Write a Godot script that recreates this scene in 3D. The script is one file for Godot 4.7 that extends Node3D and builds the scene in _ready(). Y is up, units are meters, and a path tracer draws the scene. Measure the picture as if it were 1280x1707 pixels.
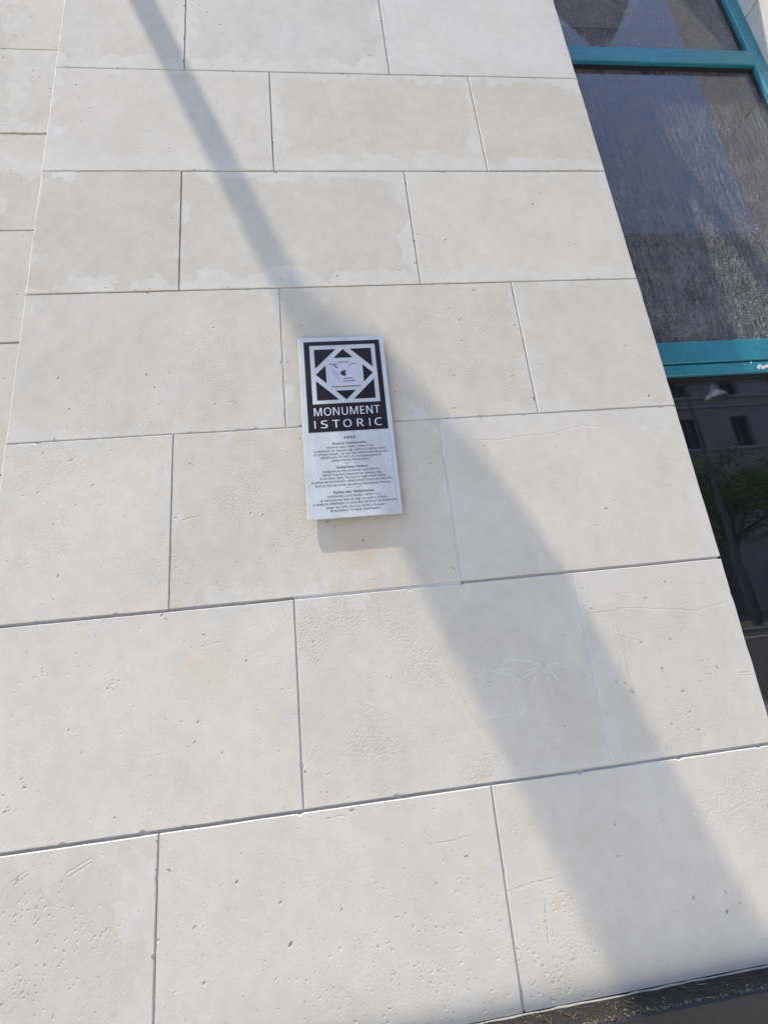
extends Node3D
# A limestone office building on a street: front pier with a bronze-black and silver heritage plaque, recessed wall on the
# left, a tall teal-framed window on the right whose panes mirror the other side of the street.
# Units are metres; y = 0 is the pavement, z = 0 the face of the front pier, the street lies towards +z.

const C := 0.5                       # height of a stone course
const GY := 3.68                     # y of the course line numbered 0
const SKY_K := 0.55
const SUN := Vector3(-2.247, 6.15, 1.0)
const TW := 1200
const TH := 1800
const TX0 := -2.06
const TXS := 2.08
const TY1 := 4.2
const TYS := 3.6

var rng := RandomNumberGenerator.new()
var M := {}

# ---------------------------------------------------------------- helpers
func cy(k: float) -> float:
	return GY + k * C

func tag(o: Node, label := "", category := "", group := "", kind := "") -> void:
	if label: o.set_meta("label", label)
	if category: o.set_meta("category", category)
	if group: o.set_meta("group", group)
	if kind: o.set_meta("kind", kind)

func base(called: String, at: Vector3, parent: Node = self) -> Node3D:
	var o := Node3D.new()
	o.name = called
	parent.add_child(o, true)
	o.position = at
	return o

func put(called: String, mesh: Mesh, mat: Material, parent: Node = self, at := Vector3.ZERO) -> MeshInstance3D:
	var o := MeshInstance3D.new()
	o.name = called
	o.mesh = mesh
	o.material_override = mat
	parent.add_child(o, true)
	o.position = at
	return o

func st_new() -> SurfaceTool:
	var st := SurfaceTool.new()
	st.begin(Mesh.PRIMITIVE_TRIANGLES)
	return st

func quad(st: SurfaceTool, a: Vector3, b: Vector3, c: Vector3, d: Vector3, n: Vector3, uv := []) -> void:
	# a b c d counter-clockwise seen from the side n points to
	var p := [a, c, b, a, d, c]
	var k := [0, 2, 1, 0, 3, 2]
	for i in 6:
		st.set_normal(n)
		st.set_uv(uv[k[i]] if uv.size() == 4 else Vector2(p[i].x, -p[i].y))
		st.add_vertex(p[i])

func quad_s(st: SurfaceTool, p: Array, n: Array) -> void:
	for i in [0, 2, 1, 0, 3, 2]:
		st.set_normal(n[i])
		st.set_uv(Vector2(p[i].x, -p[i].y))
		st.add_vertex(p[i])

func add_box(st: SurfaceTool, lo: Vector3, hi: Vector3, bev := 0.0) -> void:
	# a box with its long edges chamfered by bev
	var c := (lo + hi) * 0.5
	var h := (hi - lo) * 0.5
	var b := minf(bev, minf(h.x, minf(h.y, h.z)) * 0.6)
	for ax in 3:
		var u := (ax + 1) % 3
		var v := (ax + 2) % 3
		for s: float in [-1.0, 1.0]:
			var n := Vector3.ZERO
			n[ax] = s
			var q := []
			for k in [[-1, -1], [1, -1], [1, 1], [-1, 1]]:
				var p := Vector3.ZERO
				p[ax] = s * h[ax]
				p[u] = k[0] * (h[u] - b)
				p[v] = k[1] * (h[v] - b)
				q.append(c + p)
			if s < 0: q.reverse()
			quad(st, q[0], q[1], q[2], q[3], n)
			if b > 0.0:
				# the four chamfers that touch this face towards +-u (each edge once)
				for t: float in [-1.0, 1.0]:
					var e := []
					for k in [[0, -1], [0, 1], [1, 1], [1, -1]]:
						var p := Vector3.ZERO
						p[v] = k[1] * (h[v] - b)
						if k[0] == 0:
							p[ax] = s * h[ax]
							p[u] = t * (h[u] - b)
						else:
							p[ax] = s * (h[ax] - b)
							p[u] = t * h[u]
						e.append(c + p)
					var nn := Vector3.ZERO
					nn[ax] = s
					nn[u] = t
					if (e[1] - e[0]).cross(e[2] - e[0]).dot(nn) < 0: e.reverse()
					quad(st, e[0], e[1], e[2], e[3], nn.normalized())

func box(called: String, lo: Vector3, hi: Vector3, mat: Material, parent: Node = self, bev := 0.0) -> MeshInstance3D:
	var st := st_new()
	add_box(st, lo, hi, bev)
	return put(called, st.commit(), mat, parent)

func add_tube(st: SurfaceTool, pts: Array, radii: Array, sides := 10, cap := true) -> void:
	var rings := []
	var norms := []
	var up := Vector3.UP
	for i in pts.size():
		var d: Vector3 = (pts[mini(i + 1, pts.size() - 1)] - pts[maxi(i - 1, 0)]).normalized()
		if absf(d.dot(up)) > 0.95: up = Vector3.RIGHT if absf(d.x) < 0.9 else Vector3.BACK
		var x := d.cross(up).normalized()
		var y := x.cross(d).normalized()
		up = y
		var r := []
		var nn := []
		for k in sides:
			var a := TAU * k / sides
			var n := x * cos(a) + y * sin(a)
			r.append(pts[i] + n * radii[i])
			nn.append(n)
		rings.append(r)
		norms.append(nn)
	for i in pts.size() - 1:
		for k in sides:
			var j := (k + 1) % sides
			quad_s(st, [rings[i][k], rings[i + 1][k], rings[i + 1][j], rings[i][j]], [norms[i][k], norms[i + 1][k], norms[i + 1][j], norms[i][j]])
	if cap:
		for e in [0, pts.size() - 1]:
			var d: Vector3 = (pts[e] - pts[1 if e == 0 else e - 1]).normalized()
			for k in sides:
				var j := (k + 1) % sides
				for p in ([pts[e], rings[e][j], rings[e][k]] if e == 0 else [pts[e], rings[e][k], rings[e][j]]):
					st.set_normal(d)
					st.set_uv(Vector2.ZERO)
					st.add_vertex(p)

func add_lathe(st: SurfaceTool, at: Vector3, prof: Array, sides := 20) -> void:
	# prof: [radius, height] pairs
	for i in prof.size() - 1:
		var a: Vector2 = prof[i]
		var b: Vector2 = prof[i + 1]
		var t := (b - a).normalized()
		for k in sides:
			var q := []
			var n := []
			for w in [[k, a], [k + 1, a], [k + 1, b], [k, b]]:
				var ang: float = TAU * w[0] / sides
				var dir := Vector3(cos(ang), 0, sin(ang))
				q.append(at + dir * w[1].x + Vector3(0, w[1].y, 0))
				n.append((dir * t.y - Vector3(0, t.x, 0)).normalized())
			q.reverse()
			n.reverse()
			quad_s(st, q, n)

func lin(r: float, g: float, b: float, a := 1.0) -> Color:
	var c := Color(r, g, b).linear_to_srgb()
	c.a = a
	return c

func mat(col: Color, rough := 0.8, metal := 0.0, spec := 0.5) -> StandardMaterial3D:
	var m := StandardMaterial3D.new()
	m.albedo_color = col
	m.roughness = rough
	m.metallic = metal
	m.metallic_specular = spec
	return m

func noise(freq: float, oct: int, sd: int, type := FastNoiseLite.TYPE_SIMPLEX_SMOOTH) -> FastNoiseLite:
	var n := FastNoiseLite.new()
	n.noise_type = type
	n.seed = sd
	n.frequency = freq
	n.fractal_type = FastNoiseLite.FRACTAL_FBM if oct > 1 else FastNoiseLite.FRACTAL_NONE
	n.fractal_octaves = oct
	return n

func noise_bytes(freq: float, oct: int, sd: int, w: int, h: int, type := FastNoiseLite.TYPE_SIMPLEX_SMOOTH) -> PackedByteArray:
	var im := noise(freq, oct, sd, type).get_image(w, h, false, false, true)
	im.convert(Image.FORMAT_L8)
	return im.get_data()

# a noisy surface texture with relief, used on granite, plaster, asphalt ...
func grainy(m: StandardMaterial3D, dark: Color, light: Color, freq: float, sd: int, scale: float, relief := 0.1, size := 512) -> StandardMaterial3D:
	var a := noise_bytes(freq, 4, sd, size, size)
	var b := noise_bytes(freq * 0.12, 3, sd + 5, size, size)
	var px := PackedByteArray()
	px.resize(size * size * 3)
	for i in size * size:
		var t := clampf(a[i] / 255.0 * 0.7 + b[i] / 255.0 * 0.5 - 0.1, 0.0, 1.0)
		var c := dark.lerp(light, t)
		px[i * 3] = int(c.r * 255)
		px[i * 3 + 1] = int(c.g * 255)
		px[i * 3 + 2] = int(c.b * 255)
	m.albedo_color = Color.WHITE
	m.albedo_texture = ImageTexture.create_from_image(Image.create_from_data(size, size, false, Image.FORMAT_RGB8, px))
	m.uv1_triplanar = true
	m.uv1_world_triplanar = true
	m.uv1_scale = Vector3.ONE * scale
	if relief > 0.0:
		m.heightmap_enabled = true
		m.heightmap_texture = ImageTexture.create_from_image(Image.create_from_data(size, size, false, Image.FORMAT_L8, a))
		m.heightmap_scale = relief
	return m

# ---------------------------------------------------------------- the limestone
const ROW_JOINTS := [[-1.565, -0.7825], [-1.25, -0.465], [-1.565, -0.7815], [-1.249, -0.466], [-1.57, -0.786], [-1.249, -0.466], [-1.58, -0.789]]

func row_of(y: float) -> int:            # 0 is the course above line 0, 1 the one below it ...
	return clampi(int(floor((cy(1.0) - y) / C)), 0, 6)

func limestone() -> StandardMaterial3D:
	var n_tone := noise_bytes(0.006, 4, 11, TW, TH)
	var n_hue := noise_bytes(0.004, 3, 12, TW, TH)
	var n_rough := noise_bytes(0.008, 4, 13, TW, TH)
	var n_cell := noise_bytes(0.24, 3, 14, TW, TH)
	var n_fine := noise_bytes(0.45, 2, 15, TW, TH)
	var n_edge := noise_bytes(0.014, 4, 16, TW, TH)
	var n_mid := noise_bytes(0.03, 3, 17, TW, TH)
	var hgt := PackedFloat32Array()
	hgt.resize(TW * TH)
	var px := PackedByteArray()
	px.resize(TW * TH * 3)
	var r := RandomNumberGenerator.new()
	r.seed = 77
	# per block: tone, warmth, roughness, width of the smooth mortar-washed band on each side
	var blocks := []
	for k in 7:
		var row := []
		for j in 3:
			var up := 1.0 if k <= 2 else 0.0
			row.append([r.randf_range(-0.016, 0.014), r.randf_range(-0.2, 0.6), r.randf_range(0.2, 1.0) * (1.7 if k == 6 else 1.0),
				r.randf_range(0.0, 0.05), r.randf_range(0.0, 0.05), r.randf_range(0.0, 0.035) + up * 0.012, r.randf_range(0.0, 0.03) + up * 0.045])
		blocks.append(row)
	# what the photograph shows of single blocks
	blocks[4][1][2] = 1.0
	blocks[5][1][2] = 1.3
	blocks[2][2][2] = 0.8
	blocks[4][1][1] = 1.0
	blocks[3][1][1] = 1.0
	blocks[3][1][2] = 1.1
	blocks[1][2][1] = 1.2
	blocks[2][0][0] = -0.02
	blocks[0][2][0] = 0.03
	blocks[0][2][1] = -1.0
	blocks[0][1][1] = -1.0
	blocks[6][0][4] = 0.06
	blocks[6][1][4] = 0.08
	blocks[6][2][3] = 0.05
	blocks[3][2][3] = 0.05
	blocks[4][2][5] = 0.09
	blocks[5][2][5] = 0.1
	for y in TH:
		var wy := TY1 - (y + 0.5) / TH * TYS
		var k := row_of(wy)
		var yt := cy(1.0 - k)
		var yb := 0.7248 if k == 6 else yt - C
		var js: Array = ROW_JOINTS[k]
		var foot := clampf((1.35 - wy) / 0.5, 0.0, 1.0)
		for x in TW:
			var i := y * TW + x
			var wx := TX0 + (x + 0.5) / TW * TXS
			var j := 0 if wx < js[0] else (1 if wx < js[1] else 2)
			var b: Array = blocks[k][j]
			var xl: float = -2.03 if j == 0 else js[j - 1]
			var xr: float = 0.0 if j == 2 else js[j]
			var wob := (n_edge[i] - 120) * (0.0004 if k < 3 else 0.0006)
			var d: float = minf(minf(wx - xl - b[3], xr - wx - b[4]), minf(yt - wy - b[5], wy - yb - b[6])) + wob
			var washed: float = clampf(0.5 - d * (120.0 if k < 3 else 40.0), 0.0, 1.0) * (0.55 + n_rough[i] * 0.0035)
			var rough: float = clampf((n_rough[i] - 108) / 80.0 + foot * 0.4, 0.0, 1.0) * b[2] * (1.0 - washed * 0.85)
			var cell := n_cell[i] / 255.0
			var fine := n_fine[i] / 255.0 - 0.5
			var h := 0.72 + (n_mid[i] - 128) * 0.00012
			h -= rough * maxf(0.0, cell - 0.44) * 0.34
			h += fine * (0.034 + 0.05 * rough)
			h += washed * 0.008
			hgt[i] = h
			var tone: float = 0.0 + b[0] * (1.0 - washed) + (n_tone[i] - 128) * 0.00012 + (n_mid[i] - 128) * 0.00012 + fine * 0.05 + washed * (0.016 if k < 3 else 0.004) - rough * 0.010
			var warm: float = (b[1] * 0.5 + (n_hue[i] - 120) * 0.0025) * (1.0 - washed) - washed * (0.55 if k < 3 else 0.6)
			px[i * 3] = int(clampf(0.775 + tone + warm * 0.007, 0.0, 1.0) * 255)
			px[i * 3 + 1] = int(clampf(0.752 + tone + warm * 0.001, 0.0, 1.0) * 255)
			px[i * 3 + 2] = int(clampf(0.691 + tone - warm * 0.012, 0.0, 1.0) * 255)
	# small pits and pock marks
	for n in 5200:
		var wy := TY1 - pow(r.randf(), 0.8) * TYS
		var wx := TX0 + r.randf() * TXS
		var big := r.randf() < 0.035
		dab(hgt, px, wx, wy, r.randf_range(0.0018, 0.0034) if big else r.randf_range(0.0009, 0.0017), r.randf_range(0.6, 2.4), r.randf() * PI, r.randf_range(0.22, 0.5) if big else r.randf_range(0.1, 0.3), 0.2 if big else (0.12 if r.randf() < 0.3 else 0.0))
	# the grain of the stone itself: a fine sprinkling of pin pricks, denser in some beds than in others
	for n in 26000:
		var wy := TY1 - r.randf() * TYS
		var wx := TX0 + r.randf() * TXS
		var gi := clampi(int((TY1 - wy) / TYS * TH), 0, TH - 1) * TW + clampi(int((wx - TX0) / TXS * TW), 0, TW - 1)
		if n_tone[gi] + n_rough[gi] * 0.5 < 165 + r.randf() * 60: continue
		dab(hgt, px, wx, wy, r.randf_range(0.0009, 0.0013), r.randf_range(0.8, 1.8), r.randf() * PI, r.randf_range(0.05, 0.16), r.randf_range(0.03, 0.11))
	# clusters of pits
	for c in [[-1.397, 2.27, 5, 0.012], [-0.70, 2.55, 16, 0.03], [-0.59, 2.49, 8, 0.015], [-0.298, 3.05, 14, 0.014], [-1.68, 3.30, 60, 0.09], [-1.50, 3.42, 50, 0.07], [-1.38, 3.30, 45, 0.06], [-1.30, 3.21, 30, 0.05], [-0.74, 1.425, 10, 0.02], [-0.135, 1.389, 24, 0.025], [-1.84, 0.93, 40, 0.035], [-1.83, 1.06, 40, 0.035], [-1.75, 1.0, 46, 0.05], [-1.15, 0.86, 90, 0.10], [-0.92, 0.84, 70, 0.07], [-0.70, 0.79, 60, 0.05], [-0.66, 0.92, 20, 0.02], [-1.99, 2.9, 26, 0.12], [-1.87, 1.55, 6, 0.012], [-1.69, 1.51, 5, 0.01], [-0.56, 1.35, 24, 0.09], [-1.05, 3.42, 30, 0.10], [-0.55, 3.35, 26, 0.08]]:
		for n in int(c[2]):
			dab(hgt, px, c[0] + r.randfn() * c[3], c[1] + r.randfn() * c[3] * 0.7, r.randf_range(0.0009, 0.0021), r.randf_range(0.8, 2.8), r.randf() * PI, r.randf_range(0.14, 0.4), 0.10 if r.randf() < 0.5 else 0.0)
	for p in [[-1.941, 3.589, 0.005], [-0.32, 3.02, 0.0045], [-0.282, 3.071, 0.004], [-0.669, 2.862, 0.004], [-1.291, 0.925, 0.0055], [-0.258, 0.84, 0.005], [-1.31, 1.006, 0.0035], [-1.406, 1.058, 0.004], [-1.90, 2.38, 0.004], [-1.502, 1.359, 0.003]]:
		dab(hgt, px, p[0], p[1], p[2] * 0.6, 1.9, 2.2, 0.7, 0.35)
	# scratches and cracks
	for s in [[-1.774, 1.127, -1.725, 1.147, 0.3], [-1.77, 1.118, -1.722, 1.14, 0.3], [-1.889, 1.125, -1.862, 1.14, 0.25], [-1.882, 1.118, -1.855, 1.134, 0.25], [-1.196, 1.157, -1.146, 1.16, 0.25], [-0.955, 1.072, -0.863, 1.08, 0.15], [-0.7, 0.926, -0.708, 0.84, 0.25], [-0.016, 1.36, -0.05, 1.362, 0.3], [-0.016, 1.352, -0.045, 1.355, 0.3], [-0.748, 2.106, -0.631, 2.096, 0.16], [-0.631, 2.096, -0.515, 2.106, 0.16], [-0.515, 2.106, -0.416, 2.112, 0.14], [-0.416, 2.112, -0.332, 2.131, 0.16], [-0.332, 2.131, -0.275, 2.122, 0.2], [-0.454, 1.56, -0.355, 1.565, 0.2], [-0.355, 1.565, -0.267, 1.556, 0.15], [-0.267, 1.556, -0.126, 1.534, 0.15], [-0.126, 1.534, -0.017, 1.552, 0.15], [-0.359, 1.492, -0.367, 1.414, 0.2], [-0.367, 1.414, -0.366, 1.338, 0.25], [-0.876, 1.529, -0.854, 1.451, 0.15], [-0.854, 1.451, -0.825, 1.375, 0.2], [-0.825, 1.375, -0.796, 1.307, 0.2], [-0.783, 0.955, -0.666, 0.967, 0.14], [-1.49, 1.58, -1.44, 1.584, 0.15], [-1.54, 1.92, -1.49, 1.93, 0.2]]:
		var n := int(Vector2(s[2] - s[0], s[3] - s[1]).length() / 0.0012)
		var off := 0.0
		for q in n + 1:
			var t := float(q) / n
			off = clampf(off + r.randf_range(-0.0006, 0.0006), -0.004, 0.004) if s[4] < 0.24 else 0.0
			if r.randf() < 0.15: continue
			dab(hgt, px, lerpf(s[0], s[2], t), lerpf(s[1], s[3], t) + off, 0.0011, 1.0, 0.0, s[4], 0.05)
	# stains: rusty wash under the plaque, pink bloom, dirt beside the joints
	for s in [[-1.06, 1.80, 0.075, 0.10, 0.05, 1.0], [-1.01, 1.66, 0.07, 0.05, 0.03, 1.0], [-1.49, 1.51, 0.07, 0.07, 0.03, 1.6], [-1.75, 3.40, 0.06, 0.10, 0.03, 0.3], [-1.72, 3.27, 0.10, 0.05, 0.025, 0.6], [-1.90, 3.34, 0.04, 0.07, 0.02, 0.4], [-1.56, 3.64, 0.06, 0.03, 0.045, 0.8], [-1.58, 3.37, 0.05, 0.04, 0.03, 0.8], [-1.93, 1.93, 0.03, 0.035, 0.045, 0.0], [-0.775, 1.61, 0.03, 0.018, 0.03, -0.6], [-0.80, 1.20, 0.02, 0.012, 0.05, 0.8], [-1.40, 2.28, 0.012, 0.03, 0.03, 0.3], [-1.12, 2.52, 0.06, 0.08, 0.02, 0.6], [-0.60, 0.765, 0.25, 0.03, 0.02, 0.5], [-0.674, 0.915, 0.012, 0.02, 0.06, 1.2], [-1.885, 1.08, 0.018, 0.06, 0.03, 0.2]]:
		stain(px, s, n_mid, n_edge)
	# a palm-tree doodle scribbled on the stone in pale crayon
	for s in [[-0.823, 1.324, -0.791, 1.328, -0.75, 1.33], [-0.743, 1.332, -0.707, 1.331, -0.678, 1.327], [-0.705, 1.33, -0.702, 1.348, -0.693, 1.376, -0.681, 1.4, -0.674, 1.407], [-0.674, 1.407, -0.69, 1.424, -0.71, 1.431, -0.728, 1.434, -0.744, 1.419], [-0.751, 1.403, -0.752, 1.379, -0.748, 1.368], [-0.674, 1.407, -0.649, 1.421, -0.617, 1.427], [-0.674, 1.407, -0.669, 1.39, -0.669, 1.365, -0.671, 1.341, -0.676, 1.328], [-0.729, 1.436, -0.747, 1.445, -0.761, 1.444, -0.783, 1.432], [-0.721, 1.444, -0.708, 1.457, -0.683, 1.465, -0.665, 1.458], [-0.72, 1.44, -0.699, 1.441, -0.682, 1.437, -0.676, 1.43], [-0.605, 1.427, -0.612, 1.443, -0.628, 1.453, -0.652, 1.456], [-0.645, 1.432, -0.618, 1.432], [-0.601, 1.425, -0.586, 1.438, -0.562, 1.442, -0.534, 1.427], [-0.601, 1.423, -0.579, 1.418, -0.569, 1.406, -0.562, 1.374], [-0.598, 1.418, -0.588, 1.398, -0.589, 1.373, -0.597, 1.357], [-0.622, 1.416, -0.637, 1.399, -0.65, 1.371], [-0.767, 1.42, -0.778, 1.406, -0.783, 1.386], [-0.721, 1.434, -0.711, 1.424], [-0.703, 1.33, -0.704, 1.314], [-0.677, 1.325, -0.679, 1.309, -0.675, 1.295]]:
		for q in int(s.size() / 2) - 1:
			var a := Vector2(s[q * 2], s[q * 2 + 1])
			var b := Vector2(s[q * 2 + 2], s[q * 2 + 3])
			var n := int(a.distance_to(b) / 0.0008) + 1
			for e in n + 1:
				crayon(px, a.lerp(b, float(e) / n), n_fine)
	var m := StandardMaterial3D.new()
	m.albedo_texture = ImageTexture.create_from_image(Image.create_from_data(TW, TH, false, Image.FORMAT_RGB8, px))
	m.roughness = 0.9
	m.metallic_specular = 0.3
	m.heightmap_enabled = true
	m.heightmap_texture = ImageTexture.create_from_image(Image.create_from_data(TW, TH, false, Image.FORMAT_RF, hgt.to_byte_array()))
	m.heightmap_scale = 0.29
	return m

func dab(hgt: PackedFloat32Array, px: PackedByteArray, wx: float, wy: float, rad: float, stretch: float, ang: float, depth: float, dirt: float) -> void:
	var cx := (wx - TX0) / TXS * TW
	var cyy := (TY1 - wy) / TYS * TH
	var rx := rad / TXS * TW
	var n := int(ceil(rx * maxf(stretch, 1.0))) + 1
	var ca := cos(ang)
	var sa := sin(ang)
	for y in range(maxi(0, int(cyy) - n), mini(TH, int(cyy) + n + 1)):
		for x in range(maxi(0, int(cx) - n), mini(TW, int(cx) + n + 1)):
			var dx := x + 0.5 - cx
			var dy := (y + 0.5 - cyy) * 1.156
			var u := (dx * ca + dy * sa) / (rx * stretch)
			var v := (dy * ca - dx * sa) / rx
			var f := 1.0 - (u * u + v * v)
			if f <= 0.0: continue
			f = minf(1.0, f * 1.6)
			var i := y * TW + x
			hgt[i] = maxf(0.0, hgt[i] - depth * f)
			if dirt > 0.0:
				for k in 3: px[i * 3 + k] = int(px[i * 3 + k] * (1.0 - dirt * f))

func stain(px: PackedByteArray, s: Array, n1: PackedByteArray, n2: PackedByteArray) -> void:
	var x0 := maxi(0, int((s[0] - s[2] * 2 - TX0) / TXS * TW))
	var x1 := mini(TW, int((s[0] + s[2] * 2 - TX0) / TXS * TW))
	var y0 := maxi(0, int((TY1 - s[1] - s[3] * 2) / TYS * TH))
	var y1 := mini(TH, int((TY1 - s[1] + s[3] * 2) / TYS * TH))
	for y in range(y0, y1):
		for x in range(x0, x1):
			var u: float = (TX0 + float(x) / TW * TXS - s[0]) / s[2]
			var v: float = (TY1 - float(y) / TH * TYS - s[1]) / s[3]
			var i := y * TW + x
			var f: float = clampf(1.2 - sqrt(u * u + v * v) + (n1[i] - 128) * 0.006 + (n2[i] - 128) * 0.005, 0.0, 1.0) * s[4] * 0.55
			var w: float = f * s[5]
			px[i * 3] = clampi(int(px[i * 3] - (f - w * 0.9) * 255), 0, 255)
			px[i * 3 + 1] = clampi(int(px[i * 3 + 1] - (f - w * 0.15) * 255), 0, 255)
			px[i * 3 + 2] = clampi(int(px[i * 3 + 2] - (f + w * 0.45) * 255), 0, 255)

func crayon(px: PackedByteArray, p: Vector2, grain: PackedByteArray) -> void:
	var cx := int((p.x - TX0) / TXS * TW)
	var cyy := int((TY1 - p.y) / TYS * TH)
	for y in range(cyy - 1, cyy + 1):
		for x in range(cx, cx + 1):
			var i := y * TW + x
			if grain[i] < 96: continue
			px[i * 3] = maxi(px[i * 3], 204)
			px[i * 3 + 1] = maxi(px[i * 3 + 1], 201)
			px[i * 3 + 2] = maxi(px[i * 3 + 2], 192)

func stone_uv(x: float, y: float) -> Vector2:
	return Vector2((x - TX0) / TXS, (TY1 - y) / TYS)

# one dressed block: front at z = 0, chamfered and slightly chipped arrises, sides running back into the wall
func stone_block(x0: float, y0: float, x1: float, y1: float, parent: Node, shift := Vector2.ZERO, left_round := 0.003, right_round := 0.003, foot := false) -> MeshInstance3D:
	var st := st_new()
	var ring := []
	var cor := [Vector2(x0, y0), Vector2(x1, y0), Vector2(x1, y1), Vector2(x0, y1)]
	for s in 4:
		var a: Vector2 = cor[s]
		var b: Vector2 = cor[(s + 1) % 4]
		var inward: Vector2 = [Vector2(0, 1), Vector2(-1, 0), Vector2(0, -1), Vector2(1, 0)][s]
		var ch: float = [0.0014, right_round, 0.0014, left_round][s]
		var n := maxi(3, int(a.distance_to(b) / 0.045))
		for k in n:
			var jit := rng.randf_range(0.0, 0.0008)
			var c := ch * rng.randf_range(0.8, 1.25)
			var rim: bool = [false, right_round > 0.0025, false, left_round > 0.0025][s]
			if k > 0 and k < n - 1 and rng.randf() < (0.05 if rim else 0.14):
				# a chip knocked out of the arris, one to two centimetres long
				var hw := rng.randf_range(0.005, 0.011) / a.distance_to(b)
				var tc := (k + rng.randf_range(-0.2, 0.2)) / n
				var dp := rng.randf_range(0.001, 0.0032)
				for e in [[-1.0, 0.0], [-0.35, 0.8], [0.3, 1.0], [1.0, 0.1]]:
					ring.append([a.lerp(b, tc + e[0] * hw) + inward * (jit + dp * e[1]), c + dp * e[1] * 0.8, inward, false, s])
				continue
			if foot and k > 0 and (s == 1 and k < 3 or s == 3 and k > n - 3): continue
			ring.append([a.lerp(b, (k + (rng.randf_range(-0.3, 0.3) if k > 0 else 0.0)) / n) + (inward * jit if k > 0 else Vector2.ZERO), c, inward, k == 0, s])
	var cnt := ring.size()
	var inner := []
	var outer := []
	var chs := [0.0014, right_round, 0.0014, left_round]
	for i in cnt:
		var e: Array = ring[i]
		var p: Vector2 = e[0]
		var c: float = e[1]
		var q: Vector2 = p + e[2] * c
		var dz := c
		if e[3]:
			var ps: int = (e[4] + 3) % 4
			var pin: Vector2 = [Vector2(0, 1), Vector2(-1, 0), Vector2(0, -1), Vector2(1, 0)][ps]
			q = p + e[2] * chs[e[4]] + pin * chs[ps]
			dz = maxf(chs[e[4]], chs[ps])
		if foot and e[4] == 0:
			dz = 0.006
		inner.append(Vector3(q.x, q.y, 0))
		outer.append(Vector3(p.x, p.y, -minf(dz, 0.012)))
	var foot_h := 0.06
	if foot:     # the face leans back a little over its last six centimetres
		for i in cnt:
			inner[i].y = maxf(inner[i].y, y0 + foot_h)
	var mid := Vector3((x0 + x1) * 0.5, (y0 + y1) * 0.5, 0)
	for i in cnt:
		var j := (i + 1) % cnt
		var tri := [mid, inner[j], inner[i]]
		for p in tri:
			st.set_normal(Vector3(0, 0, 1))
			st.set_uv(stone_uv(p.x, p.y) + shift)
			st.add_vertex(p)
		var out2: Vector2 = -ring[i][2]
		if foot and ring[i][4] == 0:
			var lo_z := -0.0035
			var a2 := inner[i] as Vector3
			var b2 := inner[j] as Vector3
			if ring[j][4] == 1: b2.y = y0 + foot_h
			var prof := [[foot_h, 0.0, 0.0], [foot_h * 0.5, -0.001, -0.05], [0.0, lo_z, -0.13]]
			for q in 2:
				var p4 := []
				var n4 := []
				for w in [[a2, q], [a2, q + 1], [b2, q + 1], [b2, q]]:
					var v3: Vector3 = w[0]
					p4.append(Vector3(v3.x, y0 + prof[w[1]][0], prof[w[1]][1]))
					n4.append(Vector3(0, prof[w[1]][2], 1).normalized())
				for w in [0, 2, 1, 0, 3, 2]:
					st.set_normal(n4[w])
					st.set_uv(stone_uv(p4[w].x, p4[w].y) + shift)
					st.add_vertex(p4[w])
			continue
		var nn := Vector3(out2.x, out2.y, 1).normalized()
		for p in [inner[i], outer[j], outer[i], inner[i], inner[j], outer[j]]:
			st.set_normal(nn)
			st.set_uv(stone_uv(p.x, p.y) + shift)
			st.add_vertex(p)
		var back := Vector3(0, 0, -0.03)
		var bi := Vector3(outer[i].x, outer[i].y, -0.03)
		var bj := Vector3(outer[j].x, outer[j].y, -0.03)
		nn = Vector3(out2.x, out2.y, 0)
		for p in [outer[i], bj, bi, outer[i], outer[j], bj]:
			st.set_normal(nn)
			st.set_uv(stone_uv(p.x + p.z, p.y) + shift)
			st.add_vertex(p)
	var o := put("stone_block", st.commit(), M.stone, parent)
	return o

# ---------------------------------------------------------------- lettering
var sans: SystemFont
var sans_bold: SystemFont

func text(called: String, s: String, x: float, y: float, width: float, size: float, m: Material, parent: Node, z: float, bold := false, depth := 0.0002) -> MeshInstance3D:
	var t := TextMesh.new()
	t.font = sans_bold if bold else sans
	t.text = s
	t.font_size = 64
	t.pixel_size = size / 46.0        # size = height of a capital
	t.depth = depth
	t.curve_step = 4.0
	t.horizontal_alignment = HORIZONTAL_ALIGNMENT_CENTER
	t.vertical_alignment = VERTICAL_ALIGNMENT_CENTER
	var ab := t.get_aabb()
	var o := put(called, t, m, parent)
	var sx := width / ab.size.x
	var low := 0.0                      # the baseline: measure with a word that has no descender
	var ref := TextMesh.new()
	ref.font = t.font
	ref.text = "H"
	ref.font_size = 64
	ref.pixel_size = t.pixel_size
	ref.depth = depth
	ref.vertical_alignment = VERTICAL_ALIGNMENT_CENTER
	low = ref.get_aabb().position.y
	o.scale = Vector3(sx, 1, 1)
	o.position = Vector3(x - (ab.position.x + ab.size.x * 0.5) * sx, y - low, z)
	return o

func flat_poly(st: SurfaceTool, pts: Array, z: float) -> void:
	var pv := PackedVector2Array(pts)
	var idx := Geometry2D.triangulate_polygon(pv)
	for k in range(0, idx.size(), 3):
		var a := pv[idx[k]]
		var b := pv[idx[k + 1]]
		var c := pv[idx[k + 2]]
		var tri := [a, b, c] if (b - a).cross(c - a) < 0 else [a, c, b]
		for p in tri:
			st.set_normal(Vector3(0, 0, 1))
			st.set_uv(Vector2(p.x, -p.y))
			st.add_vertex(Vector3(p.x, p.y, z))

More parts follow.
